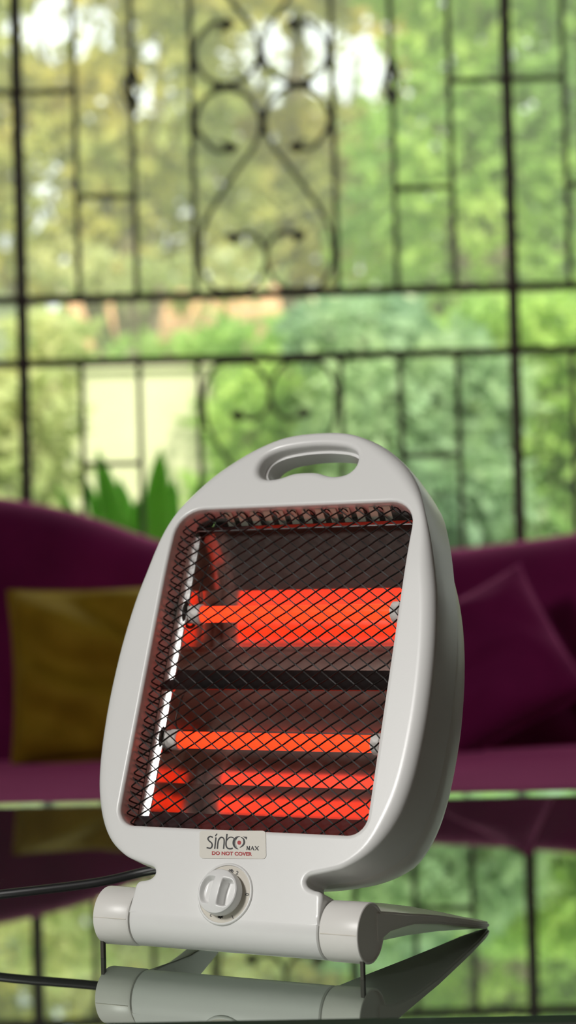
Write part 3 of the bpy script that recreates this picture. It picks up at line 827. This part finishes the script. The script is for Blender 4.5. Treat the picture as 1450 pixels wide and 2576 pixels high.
# serif capitals M A X
def serif(X0, strokes, serifs):
    for a, b_, wd in strokes: ink.append(ribbon([(X0 + a[0], a[1]), (X0 + b_[0], b_[1])], wd, WS, Z2))
    for x, y, l in serifs: ink.append(ribbon([(X0 + x - l, y), (X0 + x + l, y)], 5, WS, Z2))
serif(876, [((8, 332), (4, 375), 6), ((10, 332), (22, 374), 11), ((38, 332), (22, 374), 6), ((38, 332), (36, 376), 11)], [(6, 332, 6), (3, 376, 7), (40, 332, 7), (37, 377, 8)])
serif(926, [((22, 332), (4, 376), 6), ((22, 332), (38, 377), 12), ((10, 362), (32, 362), 5)], [(3, 377, 7), (38, 378, 8)])
serif(976, [((6, 334), (42, 378), 12), ((44, 334), (6, 377), 6)], [(6, 333, 8), (44, 334, 8), (6, 378, 8), (42, 379, 8)])
obj('brand_print', *merge(ink), M_INK, stick)
V, F = polyface([Z2(790 + 23 * cos(a), 290 + 25 * sin(a)) for a in [2 * pi * k / 20 for k in range(20)]], WS)
rd = [(V, F)]
def text_geo(body, size, mp, w_, offset=0.0, rot_=0, cx_=0, cy_=0, sxs=1.0):
    """built-in font text centred at (cx,cy) in trace space (y down)"""
    cu = bpy.data.curves.new('t', 'FONT'); cu.body = body; cu.size = size; cu.align_x = 'CENTER'; cu.align_y = 'CENTER'; cu.offset = offset; cu.resolution_u = 4
    o = bpy.data.objects.new('t', cu); COL.objects.link(o); dg = bpy.context.evaluated_depsgraph_get()
    me = o.evaluated_get(dg).to_mesh()
    V = []
    for v in me.vertices:
        x, y = v.co.x * sxs, v.co.y
        xr = x * cos(rot_) - y * sin(rot_); yr = x * sin(rot_) + y * cos(rot_)
        u, v_ = mp(cx_ + xr, cy_ - yr); V.append(H(u, v_, w_))
    F = [tuple(p.vertices) for p in me.polygons]
    bpy.data.objects.remove(o); bpy.data.curves.remove(cu)
    return V, F
rd.append(text_geo('DO NOT COVER', 58, Z2, WS, 2.2, radians(-1.0), 697, 424, 1.10))
obj('red_print', *merge(rd), M_RED, stick)
WD = .0009
mk = [text_geo('2', 62, D2, WD, .8, radians(-14), 767, 662), text_geo('0', 62, D2, WD, .8, radians(-88), 882, 920),
      text_geo('1', 60, D2, WD, .8, radians(-160), 706, 1190), text_geo('2', 60, D2, WD, .8, radians(-195), 448, 1166)]
random.seed(3)
for cx_, cy_ in ((690, 642), (560, 1185)):
    for k in range(7):
        a = 2 * pi * k / 7; mk.append(ribbon([(cx_ + 6 * cos(a), cy_ + 6 * sin(a)), (cx_ + 22 * cos(a + .5), cy_ + 20 * sin(a + .5)), (cx_ + 34 * cos(a + .9), cy_ + 26 * sin(a + .9))], 12, WD, D2, 4))
obj('dial_marks', *merge(mk), M_INK, dp)

# power cord leaving the back of the heater to the left
W2L = Matrix.Rotation(YAW, 4, 'Z')
cp = [(-.050, 1.523, .075), (-.075, 1.548, .056), (-.116, 1.567, .0465), (-.156, 1.566, .0390), (-.229, 1.570, .0315), (-.33, 1.590, .020), (-.43, 1.63, .009), (-.52, 1.67, .0042), (-.58, 1.69, .0042), (-.632, 1.70, .0044), (-.655, 1.705, -.008), (-.668, 1.71, -.08), (-.672, 1.72, -.30), (-.70, 1.75, -.43), (-.80, 1.80, -.4455)]
cl = [W2L @ (Vector(p) - Vector((HXW, HYW, 0))) for p in cp]
obj('power_cord', *tubeg(smooth_path(cl, 7), .0035, 12), M_CORD, ht, True)

# ================================================================== GARDEN
ld = struct(box('ground', -14, 14, -6, 40, -.35, -.15, M_LAWN))
# far wooded slope
V, F = [], []; NXh, NYh = 48, 14
for j in range(NYh + 1):
    for i in range(NXh + 1):
        x = -16 + 32 * i / NXh; y = 20 + 10 * j / NYh; h = 6.0 * smst(0, 1, j / NYh) * (1 - .35 * smst(-7, 1, -abs(x + 2.5))) + .7 * noise.noise((x * .5, y * .5, 3))
        V.append((x, y, -.2 + max(0, h)))
for j in range(NYh):
    for i in range(NXh): a = j * (NXh + 1) + i; F.append((a, a + 1, a + NXh + 2, a + NXh + 1))
o = struct(obj('hillside', V, F, M_HILL, None, True))
# cream garden wall and far house
gw = thing('garden_wall', 'pale cream rendered garden wall in the garden behind the strap leaved plant', 'wall', (0, 9.0, -.15))
p0, p1 = at(225, 1100, 9), at(520, 925, 9)
box('wall_body', p0.x - .15, p1.x, 0, .25, 0, p1.z + .15, M_CREAM, gw); box('coping', p0.x - .18, p1.x + .03, -.03, .28, p1.z + .15, p1.z + .20, M_CREAM, gw)
hs = thing('house', 'far tan house with an orange terracotta roof between the trees', 'house', (0, 14, -.15))
a, b_ = at(190, 905, 14), at(715, 752, 14)
box('wall_body', a.x, b_.x, 0, 3, 0, a.z + .20, M_TAN, hs)
V = [(a.x - .2, -.25, a.z + .16), (b_.x + .2, -.25, a.z + .16), (b_.x + .2, 1.4, b_.z + .45), (a.x - .2, 1.4, b_.z + .45), (a.x - .2, 3.1, a.z + .16), (b_.x + .2, 3.1, a.z + .16)]
obj('roof', V, [(0, 1, 2, 3), (3, 2, 5, 4), (0, 3, 4), (1, 5, 2), (0, 4, 5, 1)], M_TERRA, hs)
for k in range(3):
    x = a.x + .25 + k * .42; o = box('window', x, x + .2, -.02, .03, 1.6, 2.0, M_WOOD, hs)
wh = thing('white_outbuilding', 'far white outbuilding at the left edge beyond the left mullion', 'building', (0, 12, -.15))
a, b_ = at(-620, 920, 12), at(52, 655, 12)
box('wall_body', a.x, b_.x, 0, 1.4, 0, b_.z + .10, M_WHITEW, wh); box('roof_slab', a.x - .1, b_.x + .08, -.12, 1.5, b_.z + .10, b_.z + .19, M_CREAM, wh)
box('window', b_.x - .55, b_.x - .25, -.02, .02, 1.6, 2.05, M_WOOD, wh)

GAPS = [((740, 110), 130, 90), ((860, 150), 150, 70), ((700, 200), 70, 60), ((850, 230), 110, 55), ((130, 60), 105, 95), ((260, 40), 60, 60), ((380, 110), 55, 45), ((975, 180), 40, 60)]
def leaf_cloud(blobs, count, size, seed, gap=.0, keep_front=None):
    rnd = random.Random(seed); V, F = [], []
    tot = sum(b_[3] * b_[4] * b_[5] for b_ in blobs)
    for (cx_, cy_, cz_, rx, ry, rz) in blobs:
        n = int(count * rx * ry * rz / tot)
        for _ in range(n):
            while True:
                q = Vector((rnd.uniform(-1, 1), rnd.uniform(-1, 1), rnd.uniform(-1, 1)))
                if .25 < q.length < 1: break
            q = q.normalized() * (q.length ** .6)
            p = Vector((cx_ + q.x * rx, cy_ + q.y * ry, cz_ + q.z * rz))
            if p.z < -.1: continue
            if gap:
                X, Y = px(p)
                if any(((X - g[0]) / a_) ** 2 + ((Y - g[1]) / b2) ** 2 < 1 for g, a_, b2 in GAPS) and rnd.random() < gap: continue
            L = size * rnd.uniform(.7, 1.3); W = L * rnd.uniform(.38, .55)
            e = Vector((rnd.gauss(0, 1), rnd.gauss(0, 1), rnd.gauss(-.4, .8))).normalized(); s = e.orthogonal().normalized(); s = Matrix.Rotation(rnd.uniform(0, pi), 3, e) @ s
            k = len(V)
            V += [p, p + e * L * .5 + s * W * .5, p + e * L, p + e * L * .5 - s * W * .5]; F.append((k, k + 1, k + 2, k + 3))
    return V, F
def tree(name, label, cat, base, blobs, count, size, material, seed, gap=0, trunk=.10, group='trees and shrubs in the garden'):
    root = thing(name, label, cat, base, 0, group)
    V, F = leaf_cloud(blobs, count, size, seed, gap)
    me = bpy.data.meshes.new('foliage'); bx, by, bz = base
    me.from_pydata([(v[0] - bx, v[1] - by, v[2] - bz) for v in V], [], F); me.materials.append(material)
    o = bpy.data.objects.new('foliage', me); COL.objects.link(o); o.parent = root; o['kind'] = 'stuff'
    if trunk:
        top = max(b_[2] for b_ in blobs) - bz
        tp = [(0, 0, 0), (.05, .03, top * .3), (-.06, .0, top * .6), (.04, .05, top * .9)]
        obj('trunk', *tubeg(smooth_path(tp, 4), [trunk * (1 - .6 * i / 12) for i in range(13)], 10), M_BARK, root, True)
        for k, b_ in enumerate(blobs[:6]):
            q = Vector((b_[0] - bx, b_[1] - by, b_[2] - bz)); obj('branch', *tubeg([(0, 0, top * .35), (q.x * .5, q.y * .5, top * .3 + q.z * .3), tuple(q)], [trunk * .45, trunk * .35, trunk * .15], 7), M_BARK, root, True)
    return root
def blob(x, y, Y, rx, rz, ry=None):
    p = at(x, y, Y); k = Y / FPX
    return (p.x, Y, p.z, rx * k, ry if ry else max(.3, rx * k * .6), rz * k)
G = -.15
tree('garden_tree', 'tall olive tree with yellowing leaves at the upper left, behind the left grille bars', 'tree', (at(330, 900, 11).x, 11, G),
     [blob(120, 480, 11, 300, 260), blob(330, 250, 11, 260, 260), blob(450, 520, 11.5, 260, 250), blob(-250, 350, 11, 330, 420), blob(100, 80, 11, 300, 180), blob(420, -150, 11, 420, 260), blob(-150, -300, 11, 500, 300)], 11500, .14, L_OLIVE, 11, .93)
tree('garden_tree', 'tall olive tree with sky glinting through its crown at the upper centre', 'tree', (at(760, 900, 12).x, 12, G),
     [blob(720, 420, 12, 240, 260), blob(650, 120, 12, 240, 220), blob(900, 120, 12, 220, 240), blob(850, 520, 12, 220, 220), blob(760, -220, 12, 380, 240)], 6000, .14, L_OLIVE, 12, .92)
tree('garden_tree', 'bright green tree filling the upper right beside the right mullion', 'tree', (at(1200, 900, 10).x, 10, G),
     [blob(1100, 300, 10, 230, 260), blob(1300, 180, 10, 260, 280), blob(1250, 540, 10, 280, 240), blob(1050, 600, 10.5, 220, 220), blob(1500, 400, 10, 280, 360), blob(1250, -200, 10, 420, 300), blob(1750, 150, 10, 330, 500)], 9500, .12, L_GREEN, 13, .85)
tree('garden_tree', 'blue-green tree at the right edge beyond the right mullion', 'tree', (at(1450, 900, 13).x, 13, G),
     [blob(1380, 620, 13, 260, 240), blob(1450, 250, 13, 280, 300), blob(1200, 420, 13, 240, 260), blob(1650, 500, 13, 300, 400)], 4200, .12, L_BLUE, 14, .8)
tree('garden_shrub', 'large green shrub right of the heater below the lower rail', 'shrub', (at(1080, 1300, 7.5).x, 7.5, G),
     [blob(960, 1050, 7.5, 190, 190), blob(1150, 1000, 7.6, 190, 170), blob(1080, 1250, 7.4, 260, 170), blob(1000, 1480, 7.4, 330, 170), blob(900, 830, 7.8, 190, 100)], 5200, .09, L_BLUE, 15, 0, .05)
tree('garden_shrub', 'yellow-green shrub behind the right mullion and lower right bars', 'shrub', (at(1340, 1300, 8).x, 8, G),
     [blob(1330, 1050, 8, 200, 200), blob(1420, 850, 8, 200, 120), blob(1250, 830, 8.1, 180, 90), blob(1350, 1300, 8, 260, 200), blob(1650, 1100, 8, 300, 300), blob(1350, 1500, 8, 300, 150)], 5200, .10, L_GREEN, 16, 0, .05)
tree('garden_shrub', 'green shrub behind the scrolls just above the heater handle', 'shrub', (at(640, 1300, 8.3).x, 8.3, G),
     [blob(640, 1060, 8.3, 150, 130), blob(760, 960, 8.4, 170, 110), blob(700, 1250, 8.3, 220, 150), blob(820, 1100, 8.3, 160, 160), blob(760, 1450, 8.3, 260, 130), blob(620, 850, 8.6, 160, 55)], 3600, .09, L_GREEN, 17, 0, .05)
tree('garden_shrub', 'yellow leaved shrub at the lower left beside the left mullion', 'shrub', (at(110, 1300, 7.2).x, 7.2, G),
     [blob(110, 1000, 7.2, 110, 110), blob(20, 1180, 7.2, 180, 170), blob(110, 850, 7.4, 130, 70), blob(-150, 1050, 7.2, 200, 250), blob(50, 1400, 7.2, 250, 150)], 3000, .09, L_YEL, 18, 0, .05)
tree('garden_shrub', 'low green shrub in front of the terracotta roof between the two rails', 'shrub', (at(420, 1300, 10).x, 10, G),
     [blob(320, 885, 10, 110, 35), blob(520, 880, 10, 160, 40), blob(400, 1000, 10.3, 260, 90), blob(400, 1250, 10.3, 300, 170)], 1700, .09, L_GREEN, 19, 0, .04)
tree('garden_shrub', 'yellow-green shrub in front of the white outbuilding, above the upper rail', 'shrub', (at(150, 900, 10.6).x, 10.6, G),
     [blob(170, 660, 10.6, 90, 60), blob(330, 690, 10.6, 190, 55), blob(560, 690, 10.8, 170, 45), blob(110, 900, 10.6, 90, 120), blob(110, 1200, 10.6, 180, 200)], 1700, .09, L_YEL, 20, 0, .04)

# strap-leaved plant close to the window
sp0 = at(365, 1345, 5.3)
plant = thing('strap_leaf_plant', 'green strap leaved plant just outside, rising over the left sofa back', 'plant', (sp0.x, 5.3, G))
tips = [((245, 1130), .045), ((300, 1200), .05), ((405, 1125), .05), ((440, 1200), .05), ((345, 1250), .05), ((140, 1215), .03), ((180, 1280), .03), ((480, 1290), .04), ((250, 1290), .04), ((390, 1230), .05), ((520, 1180), .035), ((210, 1190), .03)]
for k, ((x, y), wd) in enumerate(tips):
    tp = at(x, y, 5.3 + .12 * sin(k * 2.3)); P0 = Vector((0, 0, .35)); P2 = Vector((tp.x - sp0.x, tp.y - 5.3, tp.z - G)); P1 = Vector((P2.x * .30, P2.y * .3, P2.z * .72))
    V, F = [], []; n = 14
    for i in range(n + 1):
        t = i / n; c = P0 * (1 - t) ** 2 + P1 * 2 * t * (1 - t) + P2 * t * t
        ww = wd * (sin(pi * min(1, .12 + .88 * t)) ** .7 if t < 1 else 0) * (.55 + .45 * t)
        for s in (-1, 0, 1): V.append(c + Vector((s * ww * 1.25, abs(s) * -.012, 0)))
    V += [v + Vector((0, .003, 0)) for v in V]; q = (n + 1) * 3
    for i in range(n):
        for s in range(2):
            f_ = (i * 3 + s, i * 3 + s + 1, i * 3 + s + 4, i * 3 + s + 3); F.append(f_); F.append(tuple(a + q for a in f_[::-1]))
    obj('leaf', V, F, L_STRAP, plant, True)
obj('stem', *tubeg([(0, 0, 0), (.01, 0, .25), (0, 0, .5)], [.05, .045, .035], 10), M_BARK, plant, True)

# sunlit haze hanging in the garden air
hz_ = box('garden_haze', -13, 13, YF + .5, 19.5, -.14, 9, None)
M_HAZE = bpy.data.materials.new('garden_haze'); M_HAZE.use_nodes = True; nt = M_HAZE.node_tree
nt.nodes.remove(nt.nodes['Principled BSDF']); vs = nt.nodes.new('ShaderNodeVolumeScatter')
vs.inputs['Color'].default_value = (.95, 1, .76, 1); vs.inputs['Density'].default_value = .035; vs.inputs['Anisotropy'].default_value = .1
nt.links.new(vs.outputs[0], nt.nodes['Material Output'].inputs['Volume'])
hz_.data.materials.append(M_HAZE); hz_['kind'] = 'stuff'; tag(hz_, 'pale sunlit haze hanging in the air of the garden', 'haze')
